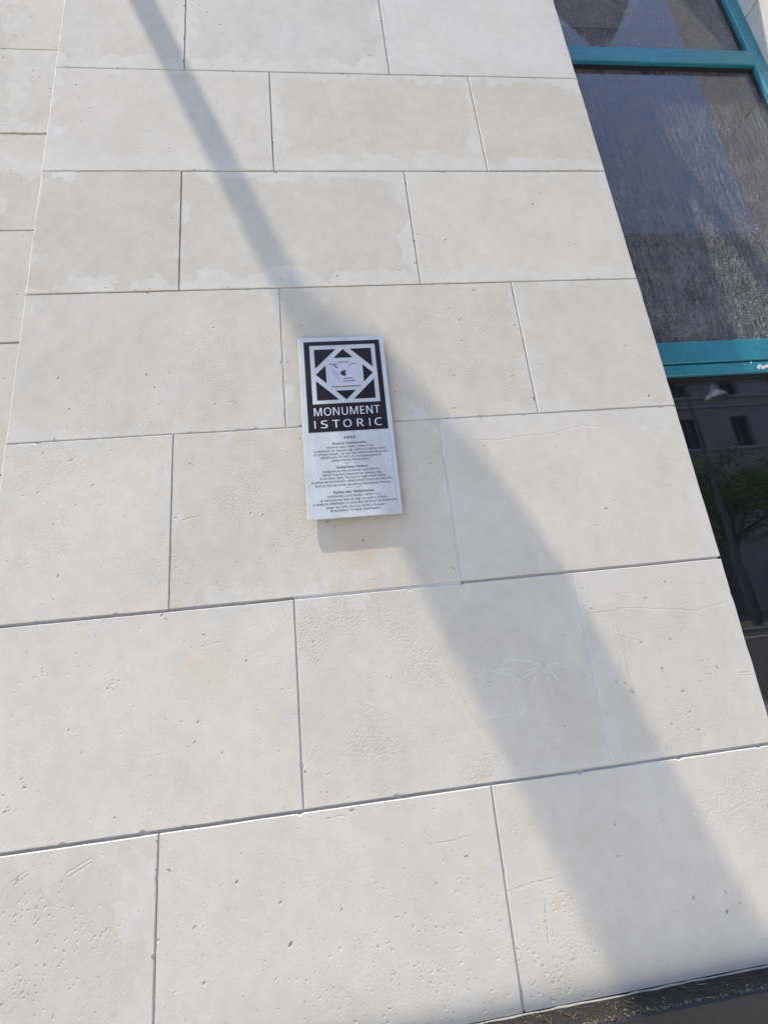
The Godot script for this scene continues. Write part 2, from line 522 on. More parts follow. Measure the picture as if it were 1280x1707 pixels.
# ---------------------------------------------------------------- scene
func _ready() -> void:
	rng.seed = 2024
	var cam := Camera3D.new()
	cam.name = "camera"
	cam.fov = 100.966
	cam.near = 0.03
	cam.far = 900.0
	cam.transform = Transform3D(Basis(Vector3(0.99228221, -0.09989531, 0.07346392), Vector3(0.07806105, 0.96355767, 0.25585755), Vector3(-0.0963457, -0.24814822, 0.96391907)).orthonormalized(), Vector3(-1.10094, 1.59824, 1.16651))
	add_child(cam)
	cam.current = true
	var env := Environment.new()
	env.background_mode = Environment.BG_SKY
	var sk := clear_sky()
	var sky := Sky.new()
	sky.sky_material = sk
	env.sky = sky
	env.background_energy_multiplier = 1.0
	env.tonemap_mode = Environment.TONE_MAPPER_LINEAR
	env.tonemap_exposure = 2.8
	env.sdfgi_enabled = true
	env.ssao_enabled = true
	env.ssil_enabled = true
	var we := WorldEnvironment.new()
	we.name = "world_environment"
	we.environment = env
	add_child(we)
	var sun := DirectionalLight3D.new()
	sun.name = "sun"
	sun.light_energy = 0.8
	sun.light_color = Color(1.0, 0.965, 0.91)
	sun.light_angular_distance = 0.53
	sun.shadow_enabled = true
	add_child(sun)
	sun.look_at_from_position(SUN, Vector3.ZERO, Vector3(0, 0, 1))

	sans = SystemFont.new()
	sans.font_names = PackedStringArray(["Droid Sans"])
	sans_bold = SystemFont.new()
	sans_bold.font_names = PackedStringArray(["Droid Sans"])
	sans_bold.font_weight = 700
	materials()
	ground()
	building()
	window()
	opposite()
	plaque()
	flags()
	lamp()
	tree()
	litter()

# the sky of a clear day after the CIE clear-sky formula: bright round the sun and at the horizon, deep blue away from both
func clear_sky() -> PanoramaSkyMaterial:
	var w := 512
	var h := 256
	var im := Image.create(w, h, false, Image.FORMAT_RGBF)
	var s := SUN.normalized()
	for y in h:
		var th := PI * (y + 0.5) / h
		for x in w:
			var a := TAU * (x + 0.5) / w
			var d := Vector3(sin(a) * sin(th), cos(th), -cos(a) * sin(th))
			if d.y < 0.0:
				im.set_pixel(x, y, Color(0.10, 0.098, 0.092))
				continue
			var g := acos(clampf(d.dot(s), -1.0, 1.0))
			var up := maxf(d.y, 0.02)
			var aureole := 10.0 * exp(-3.0 * g)
			var lum := (0.91 + aureole + 0.45 * cos(g) * cos(g)) * (1.0 - exp(-0.32 / up))
			var white := clampf(0.12 + 0.75 * exp(-5.0 * up) + 0.55 * clampf(aureole / 6.0, 0.0, 1.0), 0.0, 0.9)
			var c := Color(0.56, 0.94, 1.95).lerp(Color(1.0, 0.99, 0.97), white)
			im.set_pixel(x, y, Color(c.r * lum * SKY_K, c.g * lum * SKY_K, c.b * lum * SKY_K))
	var m := PanoramaSkyMaterial.new()
	m.panorama = ImageTexture.create_from_image(im)
	return m

func materials() -> void:
	M.stone = limestone()
	M.mortar = grainy(mat(Color.WHITE, 0.95, 0.0, 0.2), lin(0.36, 0.345, 0.33), lin(0.50, 0.49, 0.475), 0.08, 31, 1.4, 0.1)
	M.mortar_pale = grainy(mat(Color.WHITE, 0.95, 0.0, 0.2), lin(0.50, 0.485, 0.46), lin(0.62, 0.61, 0.585), 0.08, 32, 1.4, 0.1)
	M.bead = mat(lin(0.25, 0.24, 0.20), 0.95)
	M.core = mat(lin(0.40, 0.385, 0.36), 0.95)
	M.granite = grainy(mat(Color.WHITE, 0.6, 0.0, 0.5), lin(0.003, 0.0025, 0.002), lin(0.024, 0.021, 0.018), 0.3, 41, 2.6, 0.04)
	M.teal = grainy(mat(Color.WHITE, 0.45, 0.0, 0.5), lin(0.008, 0.14, 0.185), lin(0.03, 0.245, 0.295), 0.06, 51, 1.6, 0.03)
	M.chip = mat(lin(0.6, 0.62, 0.6), 0.8)
	M.gasket = mat(lin(0.008, 0.008, 0.009), 0.7)
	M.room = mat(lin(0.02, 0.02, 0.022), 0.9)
	M.glass = mat(lin(0.02, 0.025, 0.03, 0.06), 0.015, 0.0, 0.5)
	M.glass.transparency = BaseMaterial3D.TRANSPARENCY_ALPHA
	M.coated = mat(lin(0.05, 0.06, 0.10, 0.06), 0.02, 0.02, 0.5)
	M.coated.transparency = BaseMaterial3D.TRANSPARENCY_ALPHA
	M.asphalt = grainy(mat(Color.WHITE, 0.9), lin(0.085, 0.082, 0.078), lin(0.14, 0.135, 0.127), 0.35, 61, 0.8, 0.15)
	M.paving = grainy(mat(Color.WHITE, 0.85), lin(0.40, 0.385, 0.36), lin(0.54, 0.52, 0.49), 0.2, 62, 0.9, 0.1)
	M.kerb = grainy(mat(Color.WHITE, 0.85), lin(0.26, 0.26, 0.26), lin(0.36, 0.36, 0.35), 0.3, 63, 1.0, 0.1)
	M.far_paving = grainy(mat(Color.WHITE, 0.9), lin(0.13, 0.125, 0.12), lin(0.2, 0.195, 0.185), 0.2, 64, 0.9, 0.1)
	M.paint = mat(lin(0.75, 0.75, 0.72), 0.8)
	M.dust = dirty_film()

func dirty_film() -> StandardMaterial3D:
	var w := 512
	var h := 768
	var streak := noise(0.11, 3, 91).get_image(w, 60, false, false, true)
	streak.convert(Image.FORMAT_L8)
	streak.resize(w, h, Image.INTERPOLATE_CUBIC)
	var s := streak.get_data()
	var st2 := noise(0.2, 3, 94).get_image(w, 190, false, false, true)
	st2.convert(Image.FORMAT_L8)
	st2.resize(w, h, Image.INTERPOLATE_CUBIC)
	var s2 := st2.get_data()
	var g := noise_bytes(0.2, 2, 92, w, h)
	var big := noise_bytes(0.012, 3, 93, w, h)
	var px := PackedByteArray()
	px.resize(w * h * 4)
	var hg := PackedFloat32Array()
	hg.resize(w * h)
	for y in h:
		var low := float(y) / h                      # the film thickens towards the sill of each pane, where rain leaves it
		for x in w:
			var i := y * w + x
			var a := 0.17 + low * 0.12 + (s[i] - 128) * 0.0009 + (s2[i] - 128) * 0.0009 + (big[i] - 128) * 0.0005
			px[i * 4] = 205
			px[i * 4 + 1] = 203
			px[i * 4 + 2] = 200
			px[i * 4 + 3] = clampi(int(a * 255), 6, 150)
			hg[i] = (s2[i] * 0.5 + g[i] * 0.5 + s[i] * 0.3) / 255.0
	var m := StandardMaterial3D.new()
	m.albedo_texture = ImageTexture.create_from_image(Image.create_from_data(w, h, false, Image.FORMAT_RGBA8, px))
	m.transparency = BaseMaterial3D.TRANSPARENCY_ALPHA
	m.roughness = 0.95
	m.metallic_specular = 0.2
	m.heightmap_enabled = true
	m.heightmap_texture = ImageTexture.create_from_image(Image.create_from_data(w, h, false, Image.FORMAT_RF, hg.to_byte_array()))
	m.heightmap_scale = 5.0
	return m

func ground() -> void:
	var g := box("ground", Vector3(-400, -0.6, -300), Vector3(400, -0.135, 400), M.asphalt)
	tag(g, "dark ground sheet reaching out to the horizon under the street", "", "", "structure")
	var r := box("road", Vector3(-120, -0.3, 4.15), Vector3(120, -0.125, 13.0), M.asphalt)
	tag(r, "grey asphalt road between the two pavements", "", "", "structure")
	var p := box("pavement", Vector3(-120, -0.3, -2.0), Vector3(120, -0.004, 4.0), M.core)
	tag(p, "pale sunlit pavement at the foot of the limestone wall", "", "", "structure")
	for i in 26:
		for j in 7:
			box("paving_slab", Vector3(-7.8 + i * 0.6 + 0.003, -0.05, 0.05 + j * 0.56 + 0.003), Vector3(-7.8 + i * 0.6 + 0.597, rng.randf_range(-0.001, 0.001), 0.05 + j * 0.56 + 0.557), M.paving, p, 0.004)
	box("paving_sheet", Vector3(-120, -0.05, 0.05), Vector3(-7.81, 0, 3.99), M.paving, p)
	box("paving_sheet", Vector3(7.81, -0.05, 0.05), Vector3(120, 0, 3.99), M.paving, p)
	var p2 := box("far_pavement", Vector3(-120, -0.3, 13.15), Vector3(120, 0, 21.0), M.far_paving)
	tag(p2, "pavement on the other side of the street", "", "", "structure")
	tag(box("kerb", Vector3(-120, -0.3, 4.0), Vector3(120, 0.004, 4.15), M.kerb, self, 0.015), "grey kerb along the near pavement", "", "", "structure")
	tag(box("kerb", Vector3(-120, -0.3, 13.0), Vector3(120, 0.004, 13.15), M.kerb, self, 0.015), "grey kerb along the far pavement", "", "", "structure")
	var l := box("lane_marking", Vector3(8.6, -0.126, 11.7), Vector3(10.2, -0.121, 11.85), M.paint)
	tag(l, "white painted dash nearest the far kerb", "", "", "structure")
	for k in [-3, -2, -1, 1, 2, 3, 4]:
		var d := box("lane_marking", Vector3(8.6 + k * 2.4, -0.126, 11.7), Vector3(10.2 + k * 2.4, -0.121, 11.85), M.paint)
		tag(d, "white painted dash in a row along the far side of the road", "", "white dashes along the road", "structure")

var bldg: Node3D

func building() -> void:
	bldg = base("stone_building", Vector3.ZERO)
	tag(bldg, "pale limestone building with a front pier, recessed wall and teal-framed window", "building")
	# front pier
	var pier := box("front_pier", Vector3(-2.018, 0.3, -1.2), Vector3(-0.006, 6.18, -0.016), M.core, bldg)
	for k in range(-4, 7):              # course k lies under line 1 - k
		var yt := cy(1.0 - k)
		var yb := 0.7248 if k == 6 else yt - C
		if k < -3: yt = 6.18
		var js: Array = ROW_JOINTS[k] if k >= 0 else ROW_JOINTS[(k + 6) % 2]
		var gap_t := 0.0019 if k < 5 else 0.0036
		var gap_b := 0.0019 if k < 4 else 0.0034
		var xs := [-2.025, js[0], js[1], 0.0]
		for j in 3:
			var tight := (k == 3 and j < 2) or (k == 4 and j > 0) or (k == 5 and j > 0)
			var gl := 0.0 if j == 0 else (0.0022 if ((k == 3 and j == 1) or (k == 4 and j == 2) or (k == 5 and j == 2)) else (0.0018 if k < 5 else 0.0021))
			var gr := 0.0 if j == 2 else (0.0022 if ((k == 3 and j == 0) or (k == 4 and j == 1) or (k == 5 and j == 1)) else 0.0019)
			var sh := Vector2.ZERO if k >= 0 else Vector2(0, 0.28 * (1 if k % 2 else 2))
			var b := stone_block(xs[j] + gl, yb + (0.0 if k == 6 else gap_b), xs[j + 1] - gr, yt - gap_t, pier, sh, 0.006 if j == 0 else 0.0013, 0.0035 if j == 2 else 0.0013, k == 6)
			b.position.z = rng.randf_range(-0.0008, 0.0005)
		# upright joints: how far the mortar lies behind the face
		for j in [1, 2]:
			var rec := 0.0048
			if k == 3: rec = 0.0022 if j == 1 else 0.004
			if k == 4: rec = 0.004 if j == 1 else 0.0016
			if k == 5: rec = 0.0045 if j == 1 else 0.0016
			mortar(pier, Vector3(xs[j] - 0.009, yb + 0.004, 0), Vector3(xs[j] + 0.009, yt - 0.004, 0), rec, k >= 4)
		# the level joint under this course, in stretches of different depth
		if k < 6 and k >= -3:
			var segs: Array = [[-2.016, -0.006, 0.006]]
			if k == 3: segs = [[-2.016, -1.58, 0.003], [-1.58, -1.06, 0.0025], [-1.06, -0.006, 0.0022]]
			if k == 4: segs = [[-2.016, -1.25, 0.009], [-1.25, -0.79, 0.003], [-0.79, -0.006, 0.008]]
			if k == 5: segs = [[-2.016, -0.9, 0.0085], [-0.9, -0.006, 0.0075]]
			for s in segs:
				mortar(pier, Vector3(s[0], yb - 0.011, 0), Vector3(s[1], yb + 0.011, 0), s[2], k >= 4)
	# recessed wall on the left
	var rec_wall := box("recessed_wall", Vector3(-9.0, 0.3, -1.4), Vector3(-2.018, 6.18, -0.236), M.core, bldg)
	for k in range(-4, 7):
		var yt := cy(1.0 - k) if k > -4 else 6.18
		var yb := 0.7248 if k == 6 else cy(-k)
		for j in 3:
			var xr := -2.0 - 0.0 if j == 0 else -3.1 - (j - 1) * 1.3 - (0.5 if k % 2 else 0.0)
			var xl := -3.1 - j * 1.3 - (0.5 if k % 2 else 0.0)
			var b := stone_block(xl + 0.0035, yb + 0.003, xr - (0.0035 if j else 0.0), yt - 0.003, rec_wall, Vector2(0.37 + j * 0.21, 0.085 * (k % 3)), 0.003, 0.003)
			b.position.z = -0.22 + rng.randf_range(-0.001, 0.001)
		if k < 6:
			box("mortar_joint", Vector3(-8.9, yb - 0.009, -0.24), Vector3(-2.02, yb + 0.009, -0.2255), M.mortar, rec_wall)
	# pier on the far side of the window: its inner face and its front
	var rp := box("window_pier", Vector3(1.391, 0.3, -1.2), Vector3(3.4, 6.18, -0.016), M.core, bldg)
	for k in range(-4, 7):
		var yt := cy(1.0 - k) if k > -4 else 6.18
		var yb := 0.7248 if k == 6 else cy(-k)
		var b := stone_block(-0.36, yb + 0.0035, -0.001, yt - 0.0035, rp, Vector2(0.9 - 0.11 * (k % 4), 0.13 * (k % 3)), 0.003, 0.004)
		b.position = Vector3(1.375, 0, 0)
		b.rotation.y = -PI / 2
		for j in 2:
			var c := stone_block(1.3755 + j * 1.0, yb + 0.0035, 2.372 + j * 1.0, yt - 0.0035, rp, Vector2(0.5 - 0.1 * (k % 4), 0.13 * (k % 3)), 0.003, 0.003)
			c.position.z = -0.0005
		if k < 6:
			box("mortar_joint", Vector3(1.382, yb - 0.009, -0.6), Vector3(3.38, yb + 0.009, -0.0075), M.mortar, rp)
	# the wall above, in big courses
	var up := box("upper_wall", Vector3(-9.0, 6.186, -3.0), Vector3(9.0, 30.0, -0.03), M.core, bldg)
	for k in 3:
		for j in 5:
			stone_block(-9.0 + j * 3.6 + 0.004, 6.19 + k * C + 0.004, -9.0 + (j + 1) * 3.6 - 0.004, 6.19 + (k + 1) * C - 0.004, up, Vector2(0.2 * j, 0.3 * k))
	var lintel := box("lintel", Vector3(-0.004, cy(4.34), -0.9), Vector3(1.379, 6.184, -0.004), M.core, bldg)
	tag(lintel)
	# plinth of dark granite
	var pl := box("plinth", Vector3(-9.0, -0.1, -0.6), Vector3(9.0, 0.69, 0.02), M.core, bldg)
	for j in 12:
		box("granite_slab", Vector3(-9.0 + j * 1.32 + 0.0015, -0.1, -0.02), Vector3(-9.0 + (j + 1) * 1.32 - 0.0015, 0.7225, 0.05 + rng.randf_range(-0.0006, 0.0006)), M.granite, pl, 0.005)
	# a bead of white mortar squeezed out where the limestone meets the granite
	var st := st_new()
	var pts := []
	var rad := []
	for i in 90:
		pts.append(Vector3(-2.03 + i * 0.0228, 0.7237 + rng.randf_range(-0.0006, 0.0008), 0.000 + rng.randf_range(-0.001, 0.0012)))
		rad.append(rng.randf_range(0.0012, 0.0024))
	add_tube(st, pts, rad, 6)
	put("mortar_bead", st.commit(), M.bead, pl)

func mortar(parent: Node, lo: Vector3, hi: Vector3, rec: float, pale := false) -> void:
	# a strip of mortar whose face waves a little
	var st := st_new()
	var along := 0 if hi.x - lo.x > hi.y - lo.y else 1
	var n := maxi(2, int((hi[along] - lo[along]) / 0.06))
	var across := 1 - along
	var prev := []
	for i in n + 1:
		var t := float(i) / n
		var a := lo
		var b := hi
		a[along] = lerpf(lo[along], hi[along], t)
		b[along] = a[along]
		a.z = -rec + rng.randf_range(-0.0009, 0.0009)
		b.z = -rec + rng.randf_range(-0.0009, 0.0009)
		if i > 0:
			var q := [prev[0], a, b, prev[1]] if along == 0 else [prev[0], prev[1], b, a]
			quad(st, q[0], q[1], q[2], q[3], Vector3(0, 0, 1))
		prev = [a, b]
	put("mortar_joint", st.commit(), M.mortar_pale if pale else M.mortar, parent)

func window() -> void:
	var zg := -0.30                 # face of the glass
	var zf := -0.27                 # face of the frame
	var st := st_new()
	add_box(st, Vector3(1.30, 0.74, -0.36), Vector3(1.374, cy(4.34) - 0.002, zf), 0.004)
	add_box(st, Vector3(0.0, 0.74, -0.36), Vector3(0.05, cy(4.34) - 0.002, zf), 0.004)
	var w := put("window", st.commit(), M.teal, bldg)
	var y_up := [cy(1.241), cy(1.462)]
	var y_lo := [cy(-2.466), cy(-2.147)]
	box("transom", Vector3(0.051, y_up[0], -0.35), Vector3(1.3025, y_up[1], zf - 0.001), M.teal, w, 0.004)
	box("transom", Vector3(0.051, cy(-2.352), -0.35), Vector3(1.299, y_lo[1], zf - 0.001), M.teal, w, 0.004)
	box("transom_rail", Vector3(0.051, y_lo[0], -0.35), Vector3(1.299, cy(-2.368), zf - 0.003), M.teal, w, 0.003)
	box("sill", Vector3(0.004, 0.70, -0.40), Vector3(1.371, 0.745, -0.02), M.granite, w, 0.004)
	for g in [[y_up[0] - 0.016, y_up[0] + 0.004], [y_lo[0] - 0.014, y_lo[0] + 0.004]]:
		box("gasket", Vector3(0.05, g[0], -0.34), Vector3(1.30, g[1], zg + 0.012), M.gasket, w)
	box("gasket", Vector3(1.286, 0.75, -0.34), Vector3(1.305, cy(4.3), zg + 0.010), M.gasket, w)
	# panes
	var panes := [[y_up[1], cy(4.34), "c"], [y_lo[1], y_up[0], "c"], [0.745, y_lo[0], "g"]]
	for p in panes:
		var q := st_new()
		quad(q, Vector3(0.02, p[0] - 0.004, zg), Vector3(1.32, p[0] - 0.004, zg), Vector3(1.32, p[1] + 0.004, zg), Vector3(0.02, p[1] + 0.004, zg), Vector3(0, 0, 1))
		var pm := q.commit()
		put("pane", pm, M.coated if p[2] == "c" else M.glass, w)
		if p[2] == "g": put("inner_pane", pm, M.glass, w, Vector3(0, 0, -0.014))
		if p[2] == "c":
			var f := st_new()
			var v0: float = 0.0
			quad(f, Vector3(0.05, p[0], zg + 0.0015), Vector3(1.30, p[0], zg + 0.0015), Vector3(1.30, p[1], zg + 0.0015), Vector3(0.05, p[1], zg + 0.0015), Vector3(0, 0, 1), [Vector2(0, 1), Vector2(0.9, 1), Vector2(0.9, v0), Vector2(0, v0)])
			put("dirt_film", f.commit(), M.dust, w)
	# flaked paint on the lower transom
	var ch := st_new()
	for c in [[0.672, 2.467, 0.011], [0.690, 2.464, 0.012], [0.707, 2.468, 0.010], [0.646, 2.489, 0.006], [0.72, 2.474, 0.007], [0.681, 2.476, 0.008]]:
		var poly := []
		for k in 9:
			var a := TAU * k / 9.0
			poly.append(Vector2(c[0], c[1]) + Vector2(cos(a), sin(a) * 0.8) * c[2] * rng.randf_range(0.6, 1.2))
		flat_poly(ch, poly, zf + 0.0012 + rng.randf() * 0.001)
	put("flaked_paint", ch.commit(), M.chip, w)
	# dark room behind the glass
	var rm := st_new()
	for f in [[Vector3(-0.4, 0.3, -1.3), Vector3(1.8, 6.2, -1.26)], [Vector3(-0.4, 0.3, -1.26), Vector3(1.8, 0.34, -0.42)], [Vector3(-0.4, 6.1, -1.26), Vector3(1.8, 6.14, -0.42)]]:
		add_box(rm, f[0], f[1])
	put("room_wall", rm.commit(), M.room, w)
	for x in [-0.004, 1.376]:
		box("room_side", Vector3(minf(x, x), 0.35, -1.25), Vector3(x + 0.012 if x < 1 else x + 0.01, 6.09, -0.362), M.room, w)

func opposite() -> void:
	var wall_m := grainy(mat(Color.WHITE, 0.9), lin(0.30, 0.28, 0.26), lin(0.44, 0.415, 0.39), 0.05, 71, 0.25, 0.3)
	var trim := mat(lin(0.42, 0.40, 0.38), 0.9)
	var frame := mat(lin(0.10, 0.095, 0.09), 0.6)
	var pane_m := mat(lin(0.015, 0.018, 0.02), 0.05, 0.0, 0.5)
	var b := base("office_building", Vector3(0, 0, 21))
	tag(b, "tall dark stone building across the street, mirrored in the window panes", "building")
	var z := 0.0
	# walls as piers and bands around real openings
	var x0 := -13.55 - 0.0
	var pitch := 3.45
	var cols := 17
	var win_w := 1.3
	var sills := [6.3, 9.9, 13.45, 17.0, 20.55]
	var hgt := 2.05
	var st := st_new()
	var xa := x0 - pitch * 0.5
	var xb := x0 + pitch * (cols - 0.5)
	# level bands of wall between the rows of windows
	var ys := [5.2]
	for s in sills:
		ys.append(s)
		ys.append(s + hgt)
	ys.append(25.6)
	for k in range(0, ys.size(), 2):
		add_box(st, Vector3(xa, ys[k], 0), Vector3(xb, ys[k + 1], 8))
	for s in sills:
		for c in cols + 1:
			var l := xa if c == 0 else x0 + pitch * (c - 1) + win_w * 0.5
			var r := xb if c == cols else x0 + pitch * c - win_w * 0.5
			add_box(st, Vector3(l, s, 0), Vector3(r, s + hgt, 0.6))
	put("wall", st.commit(), wall_m, b)
	# windows: frame with mullion and sill, panes as sub-parts
	var fm := st_new()
	for q in [[-win_w / 2, 0.0, -win_w / 2 + 0.08, hgt], [win_w / 2 - 0.08, 0.0, win_w / 2, hgt], [-0.04, 0.08, 0.04, hgt - 0.08], [-win_w / 2 + 0.08, 0.0, win_w / 2 - 0.08, 0.08], [-win_w / 2 + 0.08, hgt - 0.08, win_w / 2 - 0.08, hgt]]:
		add_box(fm, Vector3(q[0], q[1], 0.28), Vector3(q[2], q[3], 0.36))
	var fmesh := fm.commit()
	var pm := st_new()
	add_box(pm, Vector3(-win_w / 2, 0, 0.33), Vector3(win_w / 2, hgt, 0.345))
	var pmesh := pm.commit()
	for s in sills:
		for c in cols:
			var o := put("window", fmesh, frame, b, Vector3(x0 + pitch * c, s, 0))
			put("pane", pmesh, pane_m, o)
	# string courses and cornice
	for s in sills:
		box("string_course", Vector3(xa, s - 0.22, -0.14), Vector3(xb, s - 0.02, 0.002), trim, b, 0.02)
	for s in [9.9 + 2.7, 20.55 + 2.9]:
		box("string_course", Vector3(xa, s, -0.1), Vector3(xb, s + 0.16, 0.002), trim, b, 0.02)
	box("cornice", Vector3(xa - 0.2, 25.3, -0.55), Vector3(xb + 0.2, 26.0, 0.4), trim, b, 0.05)
	# ground floor: piers and shop openings with a fascia and round ringed columns
	box("fascia", Vector3(xa, 4.3, -0.10), Vector3(xb, 5.2, 8), trim, b, 0.03)
	box("shop_back", Vector3(xa, 0, 1.2), Vector3(xb, 4.3, 8), mat(lin(0.02, 0.02, 0.022), 0.4), b)
	for c in cols:
		if c % 2 == 0:
			var cx := x0 + pitch * c - 0.1
			box("shop_pier", Vector3(cx + 0.15, 0, -0.02), Vector3(cx + pitch - 0.1, 4.3, 1.4), wall_m, b, 0.02)
	var cst := st_new()
	var prof := [Vector2(0.34, 0.0), Vector2(0.34, 0.5), Vector2(0.24, 0.52)]
	for k in 8:
		prof.append(Vector2(0.2, 0.6 + k * 0.16))
		prof.append(Vector2(0.27, 0.64 + k * 0.16))
		prof.append(Vector2(0.27, 0.70 + k * 0.16))
	prof.append_array([Vector2(0.2, 1.95), Vector2(0.18, 3.7), Vector2(0.3, 3.95), Vector2(0.36, 4.0), Vector2(0.36, 4.3)])
	add_lathe(cst, Vector3.ZERO, prof, 14)
	var cm := cst.commit()
	for c in cols:
		if c % 2 == 0:
			put("column", cm, trim, b, Vector3(x0 + pitch * (c + 1) + 0.35, 0, -0.3))

func plaque() -> void:
	var pz := 0.0105
	var W := 0.267
	var H := 0.586
	var alu := StandardMaterial3D.new()
	var a := noise(0.05, 3, 81).get_image(256, 6, false, false, true)
	a.convert(Image.FORMAT_L8)
	a.resize(256, 256, Image.INTERPOLATE_CUBIC)
	var ad := a.get_data()
	var bd := noise_bytes(0.015, 3, 82, 256, 256)
	var px := PackedByteArray()
	px.resize(256 * 256 * 3)
	for i in 256 * 256:
		var t := (ad[i] - 128) * 0.02 + (bd[i] - 128) * 0.06
		px[i * 3] = clampi(int(188 + t), 0, 255)
		px[i * 3 + 1] = clampi(int(193 + t), 0, 255)
		px[i * 3 + 2] = clampi(int(192 + t), 0, 255)
	alu.albedo_texture = ImageTexture.create_from_image(Image.create_from_data(256, 256, false, Image.FORMAT_RGB8, px))
	alu.uv1_scale = Vector3(3, 2, 1)
	alu.metallic = 0.0
	alu.roughness = 0.42
	var black := grainy(mat(Color.WHITE, 0.3, 0.0, 0.5), lin(0.008, 0.006, 0.008), lin(0.022, 0.015, 0.019), 0.03, 83, 6.0, 0.0, 256)
	var ink := mat(lin(0.045, 0.045, 0.05), 0.6)
	var edge := mat(lin(0.06, 0.06, 0.07), 0.5, 0.6)
	var p := base("memorial_plaque", Vector3(-1.0659, 2.1807, pz))
	tag(p, "silver and black metal heritage plaque fixed to the limestone pier", "plaque")
	p.rotation.z = -0.002
	var st := st_new()
	add_box(st, Vector3(-W / 2, -H / 2, 0), Vector3(W / 2, H / 2, 0.005), 0.0012)
	put("plate", st.commit(), alu, p)
	st = st_new()
	for s in [[-1, 1], [1, 1], [-1, -1], [1, -1]]:
		add_tube(st, [Vector3(s[0] * 0.10, s[1] * 0.24, -0.0105), Vector3(s[0] * 0.10, s[1] * 0.24, 0.0)], [0.008, 0.008], 10)
	put("standoff", st.commit(), edge, p)
	# the black panel with the emblem cut out of it in silver: a ring, a turned square and an inner square
	var z := 0.0053
	var e := st_new()
	var L := -0.1165
	var R := 0.1195
	var T := 0.2775
	var B := -0.030
	var rl := -0.0995
	var rr := 0.104
	var rt := 0.2635
	var rb := 0.0616
	flat_poly(e, [Vector2(L, T), Vector2(L, rt), Vector2(R, rt), Vector2(R, T)], z)
	flat_poly(e, [Vector2(L, rb), Vector2(L, B), Vector2(R, B), Vector2(R, rb)], z)
	flat_poly(e, [Vector2(L, rt), Vector2(L, rb), Vector2(rl, rb), Vector2(rl, rt)], z)
	flat_poly(e, [Vector2(rr, rt), Vector2(rr, rb), Vector2(R, rb), Vector2(R, rt)], z)
	put("emblem_panel", e.commit(), black, p)
	var il := -0.0857
	var ir := 0.091
	var it := 0.249
	var ib := 0.0738
	var cx := (il + ir) / 2
	var cyy := (it + ib) / 2
	var leg := 0.0665
	for t in [[Vector2(il, it), Vector2(il + leg, it), Vector2(il, it - leg)], [Vector2(ir, it), Vector2(ir - leg, it), Vector2(ir, it - leg)], [Vector2(ir, ib), Vector2(ir - leg, ib), Vector2(ir, ib + leg)], [Vector2(il, ib), Vector2(il + leg, ib), Vector2(il, ib + leg)]]:
		var q := st_new()
		flat_poly(q, t, z)
		put("emblem_corner", q.commit(), black, p)
	for t in [[Vector2(cx, it - 0.0005), Vector2(cx - 0.0305, it - 0.0315), Vector2(cx + 0.0305, it - 0.0315)], [Vector2(cx, ib - 0.001), Vector2(cx - 0.0305, ib + 0.0305), Vector2(cx + 0.0305, ib + 0.0305)], [Vector2(il + 0.001, cyy), Vector2(il + 0.032, cyy + 0.0305), Vector2(il + 0.032, cyy - 0.0305)], [Vector2(ir - 0.001, cyy), Vector2(ir - 0.031, cyy + 0.0305), Vector2(ir - 0.031, cyy - 0.0305)]]:
		var q := st_new()
		flat_poly(q, t, z)
		put("emblem_triangle", q.commit(), black, p)
	var silver := mat(lin(0.62, 0.65, 0.66), 0.45)
	text("title_lettering", "MONUMENT", 0.001, 0.0226, 0.197, 0.0262, silver, p, 0.0056)
	var word := "ISTORIC"
	var wx := [-0.0965, -0.0695, -0.0345, -0.001, 0.0375, 0.0655, 0.091]
	var ww := [0.0033, 0.020, 0.0215, 0.0245, 0.0205, 0.0033, 0.0215]
	for k in 7:
		if word[k] == "I":
			var bar := st_new()
			flat_poly(bar, [Vector2(wx[k] - 0.0016, -0.0178), Vector2(wx[k] - 0.0016, 0.0072), Vector2(wx[k] + 0.0016, 0.0072), Vector2(wx[k] + 0.0016, -0.0178)], 0.0057)
			put("title_letter", bar.commit(), silver, p)
			continue
		text("title_letter", word[k], wx[k], -0.0178, ww[k], 0.0250, silver, p, 0.0056)
	text("year_lettering", "1933", 0.001, -0.0547, 0.0345, 0.0078, ink, p, 0.0052, true)
	var heads := [["Palatul Telefoanelor", 0.0005, -0.0718, 0.1017], ["Telephone Palace", 0.0005, -0.1462, 0.0895], ["Palais des Téléphones", 0.0007, -0.2214, 0.1148]]
	for h in heads:
		text("heading_lettering", h[0], h[1], h[2], h[3], 0.0068, ink, p, 0.0052, true)
